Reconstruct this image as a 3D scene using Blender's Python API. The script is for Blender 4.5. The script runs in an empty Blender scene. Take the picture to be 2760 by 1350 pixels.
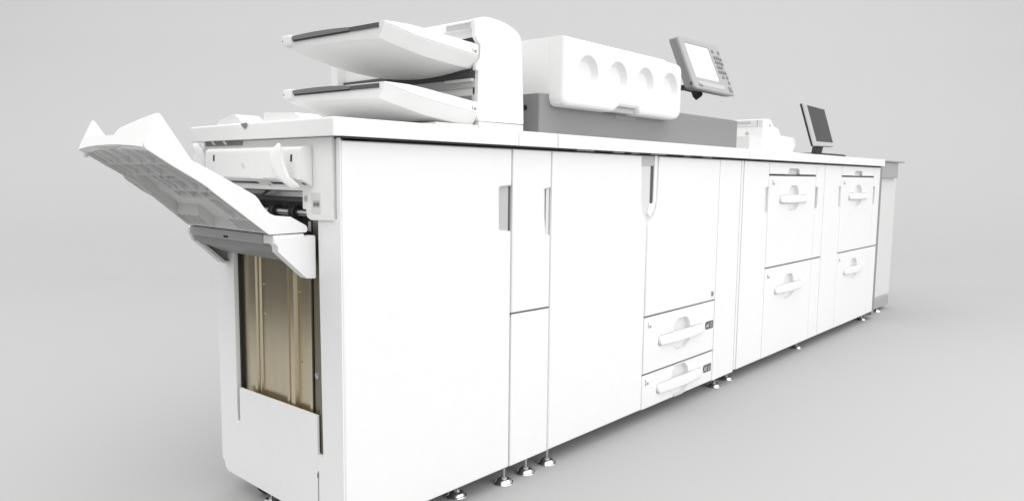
import bpy, bmesh, math, random
from mathutils import Vector, Matrix
random.seed(7)
sc = bpy.context.scene
COL = sc.collection
V = Vector

# ------------------------------------------------------------------ camera
cam_d = bpy.data.cameras.new('camera')
cam = bpy.data.objects.new('camera', cam_d); COL.objects.link(cam)
cam_d.sensor_width = 36.0; cam_d.sensor_fit = 'HORIZONTAL'
cam_d.lens = 36.0 * 0.71382
cam_d.clip_start = 0.05; cam_d.clip_end = 200
_r = V((0.66872650, -0.74341685, 0.01167264)); _u = V((0.06864813, 0.07736824, 0.99463641)); _f = V((0.74033256, 0.66433842, -0.10277237))
m = Matrix.Identity(4)
for i in range(3):
    m[i][0] = _r[i]; m[i][1] = _u[i]; m[i][2] = -_f[i]
m.translation = V((-0.89327, -1.28301, 0.85807))
cam.matrix_world = m
sc.camera = cam

# ------------------------------------------------------------------ world: soft studio fill
w = bpy.data.worlds.new('World'); sc.world = w; w.use_nodes = True
nt = w.node_tree; bg = nt.nodes['Background']
bg.inputs[0].default_value = (1.0, 1.0, 1.0, 1)
_tc = nt.nodes.new('ShaderNodeTexCoord'); _sx = nt.nodes.new('ShaderNodeSeparateXYZ')
_cr = nt.nodes.new('ShaderNodeValToRGB'); _mr = nt.nodes.new('ShaderNodeMapRange'); _mu = nt.nodes.new('ShaderNodeMath'); _mu.operation = 'MULTIPLY'
_mr.inputs['From Min'].default_value = -1.0; _mr.inputs['From Max'].default_value = 1.0
_e = _cr.color_ramp.elements
_e[0].position = 0.47; _e[0].color = (0.035, 0.035, 0.035, 1)        # dark studio floor beyond the paper
_e[1].position = 0.88; _e[1].color = (1, 1, 1, 1)                    # bright ceiling
_n = _cr.color_ramp.elements.new(0.515); _n.color = (0.22, 0.22, 0.22, 1)
_n = _cr.color_ramp.elements.new(0.65); _n.color = (0.44, 0.44, 0.44, 1)
_mu.inputs[1].default_value = 2.25
nt.links.new(_tc.outputs['Generated'], _sx.inputs[0]); nt.links.new(_sx.outputs['Z'], _mr.inputs['Value'])
nt.links.new(_mr.outputs['Result'], _cr.inputs['Fac']); nt.links.new(_cr.outputs['Color'], _mu.inputs[0]); nt.links.new(_mu.outputs[0], bg.inputs[1])

# ------------------------------------------------------------------ studio softbox and added backdrop wash
def area(name, loc, target, sx, sy, power, col=(1, 1, 1), spread=180):
    d = bpy.data.lights.new(name, 'AREA'); d.shape = 'RECTANGLE'; d.size = sx; d.size_y = sy
    d.energy = power; d.color = col; d.spread = math.radians(spread)
    o = bpy.data.objects.new(name, d); COL.objects.link(o); o.location = loc
    o.rotation_euler = (V(target) - V(loc)).to_track_quat('-Z', 'Y').to_euler()
    return o
area('front_softbox', (2.4, -6.0, 2.3), (1.9, 0.0, 0.8), 6.0, 2.0, 55, spread=110)
area('backdrop_fill', (1.6, 1.0, 4.4), (6.4, 5.3, 4.6), 18.0, 1.0, 268, spread=110)  # added wash lamp, brightens and evens out the paper wall

sc.view_settings.view_transform = 'Standard'; sc.view_settings.look = 'None'
sc.view_settings.exposure = 0.0; sc.view_settings.gamma = 1.0
sc.view_settings.use_curve_mapping = False
sc.cycles.max_bounces = 8; sc.cycles.diffuse_bounces = 5
sc.cycles.use_denoising = True

# ------------------------------------------------------------------ materials
def mat(name, base, rough=0.45, metal=0.0, var=0.02, scale=30.0, bump=0.0, spec=0.5, stretch=None, coat=0.0):
    mt = bpy.data.materials.new(name); mt.use_nodes = True
    n = mt.node_tree.nodes; l = mt.node_tree.links
    b = n['Principled BSDF']
    b.inputs['Roughness'].default_value = rough; b.inputs['Metallic'].default_value = metal
    b.inputs['Specular IOR Level'].default_value = spec
    b.inputs['Coat Weight'].default_value = coat
    tc = n.new('ShaderNodeTexCoord'); mp = n.new('ShaderNodeMapping')
    if stretch: mp.inputs['Scale'].default_value = stretch
    nz = n.new('ShaderNodeTexNoise'); nz.inputs['Scale'].default_value = scale; nz.inputs['Detail'].default_value = 3
    l.new(tc.outputs['Object'], mp.inputs['Vector']); l.new(mp.outputs['Vector'], nz.inputs['Vector'])
    mx = n.new('ShaderNodeMix'); mx.data_type = 'RGBA'
    mx.inputs[6].default_value = tuple(max(0, c * (1 - var)) for c in base) + (1,)
    mx.inputs[7].default_value = tuple(min(1, c * (1 + var)) for c in base) + (1,)
    l.new(nz.outputs['Fac'], mx.inputs[0]); l.new(mx.outputs[2], b.inputs['Base Color'])
    if bump:
        bp = n.new('ShaderNodeBump'); bp.inputs['Strength'].default_value = bump; bp.inputs['Distance'].default_value = 0.0006
        n2 = n.new('ShaderNodeTexNoise'); n2.inputs['Scale'].default_value = 900
        l.new(tc.outputs['Object'], n2.inputs['Vector']); l.new(n2.outputs['Fac'], bp.inputs['Height'])
        l.new(bp.outputs['Normal'], b.inputs['Normal'])
    return mt
WHITE = mat('white_plastic', (0.80, 0.80, 0.795), 0.42, bump=0.08)
WHITE2 = mat('white_painted_steel', (0.80, 0.80, 0.80), 0.38, bump=0.05)
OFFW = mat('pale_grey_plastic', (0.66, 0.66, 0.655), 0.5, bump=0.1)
LGREY = mat('light_grey_plastic', (0.47, 0.47, 0.47), 0.5, bump=0.1)
GREY = mat('grey_plastic', (0.25, 0.25, 0.25), 0.5, bump=0.12)
MGREY = mat('mid_grey_plastic', (0.22, 0.22, 0.22), 0.5, bump=0.12)
DGREY = mat('dark_grey_plastic', (0.075, 0.075, 0.077), 0.5)
BLACK = mat('black_plastic', (0.012, 0.012, 0.013), 0.45)
RUBBER = mat('black_rubber', (0.028, 0.028, 0.028), 0.75)
CARC = mat('inner_frame_steel', (0.30, 0.30, 0.30), 0.6)
STEEL = mat('steel', (0.55, 0.55, 0.56), 0.33, metal=1.0, var=0.06)
CHROME = mat('polished_steel', (0.78, 0.77, 0.77), 0.18, metal=1.0, var=0.04)
ZINC = mat('zinc_plated_steel', (0.60, 0.53, 0.39), 0.28, metal=1.0, var=0.30, scale=16, stretch=(1, 1, 0.05))
OLIVE = mat('zinc_post', (0.24, 0.22, 0.16), 0.4, metal=0.8, var=0.08)
INK = mat('grey_ink', (0.06, 0.06, 0.06), 0.6)
PLATE = mat('label_plate', (0.10, 0.10, 0.10), 0.5)
STICK = mat('translucent_sticker', (0.31, 0.31, 0.31), 0.35)
TRAY_SHADE = mat('shaded_tray_plastic', (0.62, 0.62, 0.615), 0.5, bump=0.08)  # white tray's underside, its shade put into a greyer colour
SCREENW = mat('pale_lcd', (0.70, 0.71, 0.72), 0.22, var=0.12, scale=14)
SCREEND = mat('dark_lcd', (0.020, 0.020, 0.021), 0.30, var=0.1, scale=4, spec=0.10)
PANELG = mat('panel_grey_plastic', (0.36, 0.36, 0.36), 0.5, bump=0.1)
GLASSY = mat('smoked_plastic', (0.16, 0.16, 0.16), 0.2)
BACK = mat('grey_backdrop_paper', (0.405, 0.405, 0.405), 0.9, var=0.01, scale=3, spec=0.1)

# ------------------------------------------------------------------ mesh helpers
BASE = {}
def obj(name, bm, m_, parent=None, local=False, sharp=32, label=None):
    bmesh.ops.recalc_face_normals(bm, faces=bm.faces)
    base = V((0, 0, 0))
    if parent is not None and not local: base = BASE[parent.name]
    for v in bm.verts: v.co -= base
    lim = math.radians(sharp)
    for e in bm.edges:
        if len(e.link_faces) == 2:
            e.smooth = e.calc_face_angle(0) < lim
        else: e.smooth = False
    for f in bm.faces: f.smooth = True
    me = bpy.data.meshes.new(name); bm.to_mesh(me); bm.free()
    me.materials.append(m_)
    o = bpy.data.objects.new(name, me); COL.objects.link(o)
    if parent is not None: o.parent = parent
    BASE[o.name] = base.copy()
    wn = o.modifiers.new('weighted_normals', 'WEIGHTED_NORMAL'); wn.keep_sharp = True; wn.weight = 100
    if label: o['label'] = label
    return o
def thing(name, label, cat, loc, group=None, mw=None):
    o = bpy.data.objects.new(name, None); COL.objects.link(o); o.empty_display_size = 0.1
    if mw is not None: o.matrix_world = mw
    else: o.location = loc
    o['label'] = label; o['category'] = cat
    if group: o['group'] = group
    BASE[o.name] = V(loc)
    return o
def B(): return bmesh.new()
def box(bm, x0, x1, y0, y1, z0, z1, bev=0.0, seg=2):
    r = bmesh.ops.create_cube(bm, size=1.0)
    vs = r['verts']
    for v in vs:
        v.co = V((x0 if v.co.x < 0 else x1, y0 if v.co.y < 0 else y1, z0 if v.co.z < 0 else z1))
    if bev > 0:
        es = list({e for v in vs for e in v.link_edges})
        bmesh.ops.bevel(bm, geom=es, offset=bev, segments=seg, profile=0.5, affect='EDGES', clamp_overlap=True)
    return bm
def bx(*a, **k): return box(B(), *a, **k)
def offs(pts, d):
    n = len(pts); out = []
    for i in range(n):
        p0, p1, p2 = V(pts[i - 1]), V(pts[i]), V(pts[(i + 1) % n])
        a = (p1 - p0); b = (p2 - p1)
        if a.length < 1e-9 or b.length < 1e-9: out.append(tuple(p1)); continue
        a.normalize(); b.normalize()
        na = V((-a.y, a.x)); nb = V((-b.y, b.x))
        k = 1 + na.dot(nb)
        mv = (na + nb) / max(k, 0.35)
        out.append(tuple(p1 + mv * d))
    return out
def ccw(pts):
    s = sum(pts[i - 1][0] * pts[i][1] - pts[i][0] * pts[i - 1][1] for i in range(len(pts)))
    return list(pts) if s > 0 else list(reversed(pts))
def rounded(pts, r, seg=5):
    """round every corner of a polygon; r a number or list"""
    n = len(pts); out = []
    for i in range(n):
        ri = r[i] if isinstance(r, (list, tuple)) else r
        p0, p1, p2 = V(pts[i - 1]), V(pts[i]), V(pts[(i + 1) % n])
        if ri <= 1e-6: out.append(tuple(p1)); continue
        a = (p0 - p1).normalized(); b = (p2 - p1).normalized()
        ang = a.angle(b)
        t = min(ri / math.tan(ang / 2), (p0 - p1).length * 0.49, (p2 - p1).length * 0.49)
        s, e = p1 + a * t, p1 + b * t
        for k in range(seg + 1):
            u = k / seg
            out.append(tuple(s * (1 - u) ** 2 + p1 * 2 * u * (1 - u) + e * u * u))
    return out
XZ = lambda u, v, d: V((u, d, v))        # panel facing -y, depth along +y
MAPY = lambda u, v, d: V((u, d, v))
YZ = lambda u, v, d: V((d, u, v))        # panel facing -x, depth along +x
def fillface(bm, loops):
    es = []
    for L in loops:
        for i in range(len(L)):
            e = bm.edges.get((L[i - 1], L[i]))
            if e is None: e = bm.edges.new((L[i - 1], L[i]))
            es.append(e)
    if len(loops) == 1:
        try: bm.faces.new(loops[0]); return
        except Exception: pass
    bmesh.ops.triangle_fill(bm, use_beauty=True, use_dissolve=False, edges=es)
def panel(bm, outline, fmap, front, thick, r=0.003, seg=2, holes=(), back=True):
    """plate with rounded front edges; front face at depth `front`, going to front+thick"""
    loops0 = []; loopsB = []
    for k, (pts, sgn) in enumerate([(outline, 1)] + [(h, -1) for h in holes]):
        pts = ccw(pts); rings = []
        rr = r if k == 0 else min(r, 0.0025)
        for s in range(seg + 1):
            a = s / seg * math.pi / 2
            ins = rr * (1 - math.sin(a)); dep = rr * (1 - math.cos(a))
            rings.append([bm.verts.new(fmap(u, v, front + dep)) for u, v in offs(pts, ins * sgn)])
        rings.append([bm.verts.new(fmap(u, v, front + thick)) for u, v in pts])
        for A, C in zip(rings, rings[1:]):
            for i in range(len(A)):
                try: bm.faces.new((A[i - 1], A[i], C[i], C[i - 1]))
                except ValueError: pass
        loops0.append(rings[0]); loopsB.append(rings[-1])
    fillface(bm, loops0)
    if back: fillface(bm, loopsB)
    return bm
def pn(*a, **k): return panel(B(), *a, **k)
def rect(x0, x1, z0, z1): return [(x0, z0), (x1, z0), (x1, z1), (x0, z1)]
def rrect(x0, x1, z0, z1, r, seg=5): return rounded(rect(x0, x1, z0, z1), r, seg)
def prism(bm, pts, fmap, d0, d1):
    a = [bm.verts.new(fmap(u, v, d0)) for u, v in pts]; b = [bm.verts.new(fmap(u, v, d1)) for u, v in pts]
    for i in range(len(a)): bm.faces.new((a[i - 1], a[i], b[i], b[i - 1]))
    fillface(bm, [a]); fillface(bm, [b])
    return bm
def lathe(bm, prof, c, axis='Z', seg=28):
    c = V(c); rings = []
    for r, h in prof:
        ring = []
        for k in range(seg):
            a = 2 * math.pi * k / seg; x, y = r * math.cos(a), r * math.sin(a)
            p = {'Z': V((x, y, h)), 'Y': V((x, h, y)), 'X': V((h, x, y))}[axis]
            ring.append(bm.verts.new(c + p))
        rings.append(ring)
    for A, C in zip(rings, rings[1:]):
        for i in range(seg): bm.faces.new((A[i - 1], A[i], C[i], C[i - 1]))
    for R in (rings[0], rings[-1]):
        if prof[0 if R is rings[0] else -1][0] > 1e-5: bm.faces.new(R)
    return bm
def tube(bm, path, r, seg=10):
    path = [V(p) for p in path]; rings = []
    for i, p in enumerate(path):
        t = (path[min(i + 1, len(path) - 1)] - path[max(i - 1, 0)]).normalized()
        a = t.orthogonal().normalized(); b = t.cross(a)
        if i and rings:
            ref = (rings[-1][0].co - path[i - 1]); a = (ref - t * ref.dot(t)).normalized(); b = t.cross(a)
        rings.append([bm.verts.new(p + r * (a * math.cos(2 * math.pi * k / seg) + b * math.sin(2 * math.pi * k / seg))) for k in range(seg)])
    for A, C in zip(rings, rings[1:]):
        for i in range(seg): bm.faces.new((A[i - 1], A[i], C[i], C[i - 1]))
    bm.faces.new(rings[0]); bm.faces.new(rings[-1])
    return bm
def loft(bm, rings, cap0=True, cap1=True):
    R = [[bm.verts.new(p) for p in r] for r in rings]
    for A, C in zip(R, R[1:]):
        for i in range(len(A)): bm.faces.new((A[i - 1], A[i], C[i], C[i - 1]))
    if cap0: bm.faces.new(R[0])
    if cap1: bm.faces.new(R[-1])
    return bm
def add_text(bm, txt, size, fmap, u, v, d, sx=0.8, fat=0.018):
    """flat lettering added to bm; fmap(u,v,depth)"""
    cu = bpy.data.curves.new('t', 'FONT'); cu.body = txt; cu.size = size; cu.extrude = 0; cu.offset = size * fat
    o = bpy.data.objects.new('t', cu); COL.objects.link(o)
    dg = bpy.context.evaluated_depsgraph_get(); dg.update()
    me = bpy.data.meshes.new_from_object(o.evaluated_get(dg))
    vs = [[bm.verts.new(fmap(u + q.co.x * sx, v + q.co.y, d)) for q in me.vertices]]
    for p in me.polygons:
        try: bm.faces.new([vs[0][i] for i in p.vertices])
        except ValueError: pass
    bpy.data.objects.remove(o); bpy.data.curves.remove(cu); bpy.data.meshes.remove(me)
    return bm
def flat(bm, pts, fmap, d):
    fillface(bm, [[bm.verts.new(fmap(u, v, d)) for u, v in pts]]); return bm

FLOOR = 0.018
ZB, ZT = 0.068, 0.9255         # bottom / top of the cabinet fronts
DEPTH = 0.553

# ------------------------------------------------------------------ setting: seamless paper sweep
def backdrop():
    bm = B()
    fx, fy = 0.744, 0.668
    rx, ry = 0.668, -0.744
    prof = [(-6, FLOOR), (0, FLOOR), (1, FLOOR), (2, FLOOR), (3, FLOOR), (4.3, FLOOR), (5.6, FLOOR)]
    R = 3.4
    for k in range(1, 25):
        a = k / 24 * math.pi / 2
        prof.append((5.6 + R * math.sin(a), FLOOR + R * (1 - math.cos(a))))
    prof.append((5.6 + R, 9.0))
    cols = []
    left = lambda f: -(0.75 * max(f, 0.0) + 1.2)          # the paper's left edge runs just outside the view
    for side in (0, 1):
        cols.append([bm.verts.new(V((-0.893 + fx * f + rx * (16 if side else left(f)), -1.283 + fy * f + ry * (16 if side else left(f)), z))) for f, z in prof])
    for i in range(len(prof) - 1): bm.faces.new((cols[0][i], cols[0][i + 1], cols[1][i + 1], cols[1][i]))
    o = obj('floor', bm, BACK, sharp=60); o['kind'] = 'structure'
    o['label'] = 'plain light grey studio floor sweeping up into the backdrop'
backdrop()

# ------------------------------------------------------------------ shared pieces
def foot(parent, x, y, top=ZB + 0.01, s=1.0):
    bm = B()
    prof = [(0.0268, 0.0), (0.0276, 0.0025), (0.0262, 0.0042), (0.0235, 0.0050), (0.0200, 0.0105), (0.0170, 0.0130), (0.0125, 0.0142), (0.0, 0.0146)]
    lathe(bm, [(r * s, h * s) for r, h in prof], (x, y, FLOOR), 'Z', 36)
    f = obj('levelling_foot', bm, CHROME, parent)
    bm = B()
    lathe(bm, [(0.0085 * s, 0.0140 * s), (0.0085 * s, 0.0195 * s), (0.004 * s, 0.0197 * s), (0.004 * s, top - FLOOR)], (x, y, FLOOR), 'Z', 6)
    obj('threaded_stem', bm, STEEL, f)
    return f
def gap_rail(parent, x0, x1):
    obj('under_rail', bx(x0, x1, -0.008, 0.5, 0.9295, 0.9335), BLACK, parent)
def countertop(parent, x0, x1, y1=0.655):
    pts = rounded([(x0 + 0.0012, -0.02), (x1 - 0.0012, -0.02), (x1 - 0.0012, y1), (x0 + 0.0012, y1)], 0.004, 3)
    bm = B()
    XY = lambda u, v, d: V((u, v, d))
    rings = []
    for z, ins in ((0.9345, 0.0), (0.9335, 0.0), (0.9695, 0.0), (0.9708, 0.0012), (0.9715, 0.003)):
        rings.append([V((u, v, z)) for u, v in offs(ccw(pts), ins)])
    loft(bm, rings[1:])
    return obj('counter_top', bm, WHITE, parent)
def carcass(parent, x0, x1, y0=0.0225):
    return obj('inner_frame', bx(x0, x1, y0, DEPTH - 0.004, ZB + 0.004, 0.9285), CARC, parent)
def cup_outline(cx, cz):
    pts = [(-.040, -.052), (.028, -.052), (.058, -.030), (.067, .004), (.058, .036), (.034, .060), (-.030, .060), (-.058, .036), (-.067, .004), (-.058, -.030)]
    return [(cx + a, cz + b) for a, b in rounded(ccw(pts), 0.022, 4)]
def drawer_hardware(dr, cx, cz):
    out = ccw(cup_outline(cx, cz))
    bm = B(); rings = []
    for s, d in ((1.0, 0.001), (0.985, 0.008), (0.93, 0.016), (0.80, 0.0205), (0.5, 0.0215)):
        rings.append([V((cx + (u - cx) * s, d, cz + 0.004 + (v - cz - 0.004) * s)) for u, v in out])
    loft(bm, rings, cap0=False)
    obj('finger_cup', bm, WHITE, dr)
    # bar handle: bows out slightly in the middle
    bm = B(); n = 48; rings = []
    sec = rounded([(-.0050, -.0155), (.0105, -.0160), (.0105, .0160), (-.0050, .0155)], [.005, 0, 0, .005], 4)
    for i in range(n + 1):
        t = 0.5 - 0.5 * math.cos(math.pi * i / n); x = cx - 0.162 + 0.324 * t; e = min(t, 1 - t) * 0.324
        k = math.sqrt(max(0.12, 1 - max(0, 1 - e / 0.014) ** 2)) if e < 0.014 else 1.0
        bow = -0.009 * max(0.0, math.sin(math.pi * t)) ** 0.9
        rings.append([V((x, -0.004 + bow + d, cz + h * k * (1 + 0.10 * math.sin(math.pi * t)))) for d, h in sec])
    loft(bm, rings)
    obj('handle', bm, WHITE, dr)
    # slot edge shows as a dark line round the bar ends
    for sg in (-1, 1):
        obj('handle_slot', prism(B(), rect(*sorted((cx + sg * 0.066, cx + sg * 0.1640)), cz - 0.0180, cz + 0.0180), XZ, 0.0060, 0.0080), MGREY, dr)
def drawer_front(parent, outline, cx, cz, r=0.003):
    cup = ccw(cup_outline(cx, cz))
    slot = ccw(rrect(cx - 0.1638, cx + 0.1638, cz - 0.0178, cz + 0.0178, 0.0170))
    # union of the cup and the slot
    def inside(p, poly):
        c = False
        for i in range(len(poly)):
            a, b = poly[i - 1], poly[i]
            if (a[1] > p[1]) != (b[1] > p[1]) and p[0] < (b[0] - a[0]) * (p[1] - a[1]) / (b[1] - a[1]) + a[0]: c = not c
        return c
    up = [q for q in cup if q[1] > cz + 0.0180]; dn = [q for q in cup if q[1] < cz - 0.0180]
    up.sort(key=lambda q: math.atan2(q[1] - cz, q[0] - cx)); dn.sort(key=lambda q: math.atan2(q[1] - cz, q[0] - cx))
    left = [q for q in slot if q[0] < cx - 0.1]; right = [q for q in slot if q[0] > cx + 0.1]
    left.sort(key=lambda q: -q[1]); right.sort(key=lambda q: q[1])
    hole = ([(cx - 0.0620, cz - 0.0178)] + dn + [(cx + 0.0620, cz - 0.0178)] + right + [(cx + 0.0630, cz + 0.0178)] + up + [(cx - 0.0630, cz + 0.0178)] + left)
    d = obj('drawer', pn(outline, XZ, 0.0, 0.02, r, 2, holes=[hole], back=False), WHITE2, parent)
    drawer_hardware(d, cx, cz)
    return d
def number_label(dr, txt, u, v, size=0.024, icon=True):
    bm = B(); add_text(bm, txt, size, XZ, u, v, -0.0006, 0.62)
    if icon:
        x = u + size * 0.48
        flat(bm, rect(x, x + 0.011, v, v + 0.0022), XZ, -0.0006)
        for k in range(3): flat(bm, rect(x + k * 0.004, x + k * 0.004 + 0.0025, v + 0.0035, v + 0.0075), XZ, -0.0006)
    obj('number_mark', bm, INK, dr)

# ================================================================== 1. finisher
fin = thing('paper_finisher', 'white finishing cabinet nearest the camera, with a ribbed catch tray and bare metal end panel', 'paper finisher', (0.27, 0.28, FLOOR))
obj('inner_frame', bx(0.088, 0.5355, 0.0225, DEPTH - 0.004, ZB + 0.004, 0.9285), CARC, fin)
gap_rail(fin, 0.002, 0.5345)
# front door with grip notch on its right edge
nt0 = [(0.0045, ZB), (0.5340, ZB), (0.5340, 0.711), (0.497, 0.7145), (0.4895, 0.7165), (0.4885, 0.722), (0.4868, 0.819), (0.488, 0.8245), (0.494, 0.8265), (0.5340, 0.8297), (0.5340, ZT), (0.0045, ZT)]
obj('front_door', pn(nt0, XZ, 0.0, 0.02, 0.006, 3), WHITE2, fin)
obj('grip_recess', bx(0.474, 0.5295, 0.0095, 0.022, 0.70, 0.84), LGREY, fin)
obj('grip_slot', bx(0.5300, 0.5345, 0.0088, 0.0224, 0.70, 0.84), DGREY, fin)
countertop_pts = None
# finisher counter with a moulded, slightly bowed end
def fin_counter():
    bm = B()
    end = [(-0.028, -0.018), (-0.0285, 0.10), (-0.029, 0.25), (-0.0285, 0.40), (-0.027, 0.52), (-0.0245, 0.600), (-0.021, 0.635), (-0.014, 0.648)]
    pts = [(0.5345, -0.02), (0.5345, 0.655), (0.02, 0.655), (-0.002, 0.6535)] + list(reversed(end)) + [(-0.026, -0.0195), (-0.022, -0.02)]
    pts = ccw(pts)
    rings = []
    for z, ins in ((0.9335, 0.0), (0.9660, 0.0), (0.9690, 0.0012), (0.9708, 0.004), (0.9715, 0.008)):
        rings.append([V((u, v, z)) for u, v in offs(pts, ins)])
    loft(bm, rings)
    return obj('counter_top', bm, WHITE, fin)
ct = fin_counter()
# stacking guides on the far end of the counter
bm = B()
prism(bm, rounded([(0.372, 0.968), (0.498, 0.966), (0.505, 0.977), (0.480, 0.987), (0.438, 0.9935), (0.430, 0.9945), (0.412, 0.995), (0.395, 0.986), (0.383, 0.978)], 0.003, 2), YZ, -0.012, 0.05)
obj('sheet_guide', bm, WHITE, ct)
bm = B()
prism(bm, rounded([(0.118, 0.969), (0.300, 0.969), (0.298, 0.9945), (0.285, 0.9955), (0.17, 0.989), (0.15, 0.982)], 0.004, 3), YZ, 0.0, 0.06)
obj('sheet_stop', bm, WHITE, ct)
bm = B(); flat(bm, rounded([(0.352, 0.9700), (0.319, 0.9715), (0.322, 0.963), (0.331, 0.957), (0.339, 0.960)], 0.002, 2), YZ, -0.0304)
obj('finger_notch', bm, MGREY, ct)
# ribbed open recess below the counter, its dark painted on as a box
obj('recess_shade_box', bx(-0.0095, 0.0, 0.388, 0.575, 0.9215, 0.9333, 0.001), MGREY, ct)
for y in (0.47, 0.53): obj('recess_rib', prism(B(), [(y, 0.9333), (y + 0.012, 0.9333), (y - 0.002, 0.924), (y - 0.014, 0.924)], YZ, -0.0110, -0.0097), WHITE, ct)

# --- end wall: posts and lower cross panel as one U-shaped plate
U = [(0.0042, ZB), (0.0965, ZB), (0.0965, ZB), (0.525, ZB), (0.537, 0.078), (0.545, 0.095), (0.553, 0.097), (0.553, 0.76), (0.463, 0.76), (0.463, 0.2215), (0.4495, 0.2215), (0.4495, 0.2285), (0.0955, 0.2285), (0.0955, 0.2290), (0.078, 0.2290), (0.0845, 0.76), (0.0042, 0.76)]
U = [U[0]] + U[3:]
obj('end_panel', pn(U, YZ, 0.0, 0.012, 0.0025, 2), WHITE2, fin)
obj('lower_cover', pn([(0.0968, 0.0705), (0.4468, 0.0705), (0.4468, 0.3105), (0.0968, 0.3190)], YZ, -0.0016, 0.006, 0.0012, 2), WHITE2, fin)
obj('panel_joint', bx(-0.0012, 0.0, 0.0955, 0.0972, 0.072, 0.19), MGREY, fin)
obj('latch_slot', bx(-0.0026, 0.0005, 0.0953, 0.0974, 0.176, 0.186), DGREY, fin)
obj('corner_strip', bx(0.0008, 0.0036, 0.0010, 0.012, ZB, 0.93), WHITE2, fin)
# --- zinc back panel with pressed vertical ribs
prof = [(0.500, .020), (0.395, .020), (0.392, .013), (0.380, .013), (0.3775, .020), (0.372, .020), (0.370, .016), (0.366, .016), (0.364, .021), (0.243, .021), (0.241, .013), (0.232, .013), (0.229, .021), (0.222, .022), (0.219, .010), (0.203, .010), (0.200, .019), (0.145, .019), (0.143, .012), (0.1335, .012), (0.132, .026)]
bm = B()
a = [bm.verts.new(V((x, y, 0.295))) for y, x in prof]; b_ = [bm.verts.new(V((x, y, 0.70))) for y, x in prof]
for i in range(len(a) - 1): bm.faces.new((a[i], a[i + 1], b_[i + 1], b_[i]))
zp = obj('back_panel', bm, ZINC, fin, sharp=20)
for y, z in ((0.350, 0.585), (0.345, 0.588), (0.347, 0.515), (0.342, 0.513), (0.398, 0.575), (0.395, 0.43), (0.394, 0.418), (0.190, 0.585), (0.186, 0.435), (0.186, 0.422), (0.215, 0.6155)):
    obj('rivet', lathe(B(), [(0.0024, 0.0), (0.0018, -0.0016), (0.0, -0.002)], (0.0185, y, z), 'X', 10), ZINC, zp)
obj('side_post', bx(0.016, 0.028, 0.0985, 0.130, 0.232, 0.76, 0.002), OLIVE, fin)
for a_ in ((0.022, 0.030, 0.0785, 0.0975, 0.225, 0.76), (0.0145, 0.03, 0.1305, 0.1325, 0.30, 0.76), (0.0125, 0.03, 0.4575, 0.4665, 0.215, 0.76)):
    obj('dark_liner', bx(*a_), BLACK, fin)
bm = B(); box(bm, 0.007, 0.022, 0.0890, 0.0975, 0.2300, 0.755)
obj('guide_rail', bm, OLIVE, fin)
bm = B(); lathe(bm, [(0.0085, 0.0), (0.0075, -0.004), (0.003, -0.005), (0.0, -0.004)], (0.016, 0.1150, 0.404), 'X', 16)
obj('pivot_screw', bm, STEEL, fin)

# --- head frame round the sheet exit
H = [(0.0225, 0.7580), (0.0900, 0.7550), (0.1030, 0.7550), (0.1150, 0.7600), (0.1190, 0.7660), (0.1200, 0.7770), (0.1330, 0.7782), (0.1333, 0.8175), (0.560, 0.8175), (0.560, 0.760), (0.592, 0.760), (0.592, 0.9325), (0.0225, 0.9325)]
hf = obj('head_frame', pn(H, YZ, -0.006, 0.03, 0.0025, 2), WHITE, fin)
bm = B()
prism(bm, rrect(0.0635, 0.0965, 0.7705, 0.8150, 0.001), YZ, -0.0068, -0.0045)
obj('sticker_plate', bm, OFFW, hf)
bm = B(); flat(bm, rect(0.0650, 0.0900, 0.7835, 0.7985), YZ, -0.0072)
flat(bm, rect(0.0650, 0.0900, 0.7975, 0.7985), YZ, -0.0074)
st = obj('sticker', bm, LGREY, hf)
bm = B()
for y in (0.0715, 0.0830):
    for k in range(14):
        a0, a1 = k / 14 * 2 * math.pi, (k + 0.75) / 14 * 2 * math.pi
        if k % 7 == 3: continue
        bm.faces.new([bm.verts.new(V((-0.0077, y + 0.0042 * math.cos(t) * q, 0.7905 + 0.0048 * math.sin(t) * q))) for t, q in ((a0, 1), (a1, 1), (a1, .55), (a0, .55))])
    flat(bm, rect(y - 0.0012, y + 0.0012, 0.789, 0.792), YZ, -0.0077)
obj('sticker_mark', bm, INK, st)
bm = B(); lathe(bm, [(0.0068, 0.0), (0.0068, -0.0012), (0.0045, -0.0014), (0.004, -0.0006), (0.0, -0.0004)], (-0.006, 0.1186, 0.8015), 'X', 20)
obj('screw', bm, LGREY, hf)
# dark exit throat behind the frame
bm = B(); box(bm, 0.075, 0.08, 0.09, 0.56, 0.66, 0.90); box(bm, 0.024, 0.08, 0.56, 0.565, 0.66, 0.90); box(bm, 0.02, 0.08, 0.088, 0.092, 0.66, 0.76)
obj('exit_throat', bm, BLACK, fin)
sh = obj('roller_shaft', tube(B(), [(0.04, 0.095, 0.7655), (0.04, 0.555, 0.7655)], 0.0082, 16), STEEL, fin)
for y in (0.235, 0.325, 0.42, 0.51):
    bm = B(); lathe(bm, [(0.0080, -0.011), (0.0150, -0.011), (0.0160, -0.009), (0.0160, -0.002), (0.0135, -0.001), (0.0135, 0.001), (0.0160, 0.002), (0.0160, 0.009), (0.0150, 0.011), (0.0080, 0.011)], (0.04, y, 0.7655), 'Y', 24)
    obj('roller_tyre', bm, RUBBER, sh)
obj('exit_rail', bx(0.030, 0.042, 0.135, 0.555, 0.8020, 0.8150, 0.0012), STEEL, fin)
bm = B()
box(bm, 0.046, 0.05, 0.135, 0.555, 0.790, 0.802)
for k in range(84):
    y = 0.14 + k * 0.0049; dx = random.uniform(-0.003, 0.003)
    prism(bm, [(y, 0.790), (y + 0.0012, 0.790), (y + 0.0009 + dx, 0.776), (y + 0.0002 + dx, 0.776)], YZ, 0.0455, 0.0462)
obj('static_brush', bm, DGREY, fin)
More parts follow.
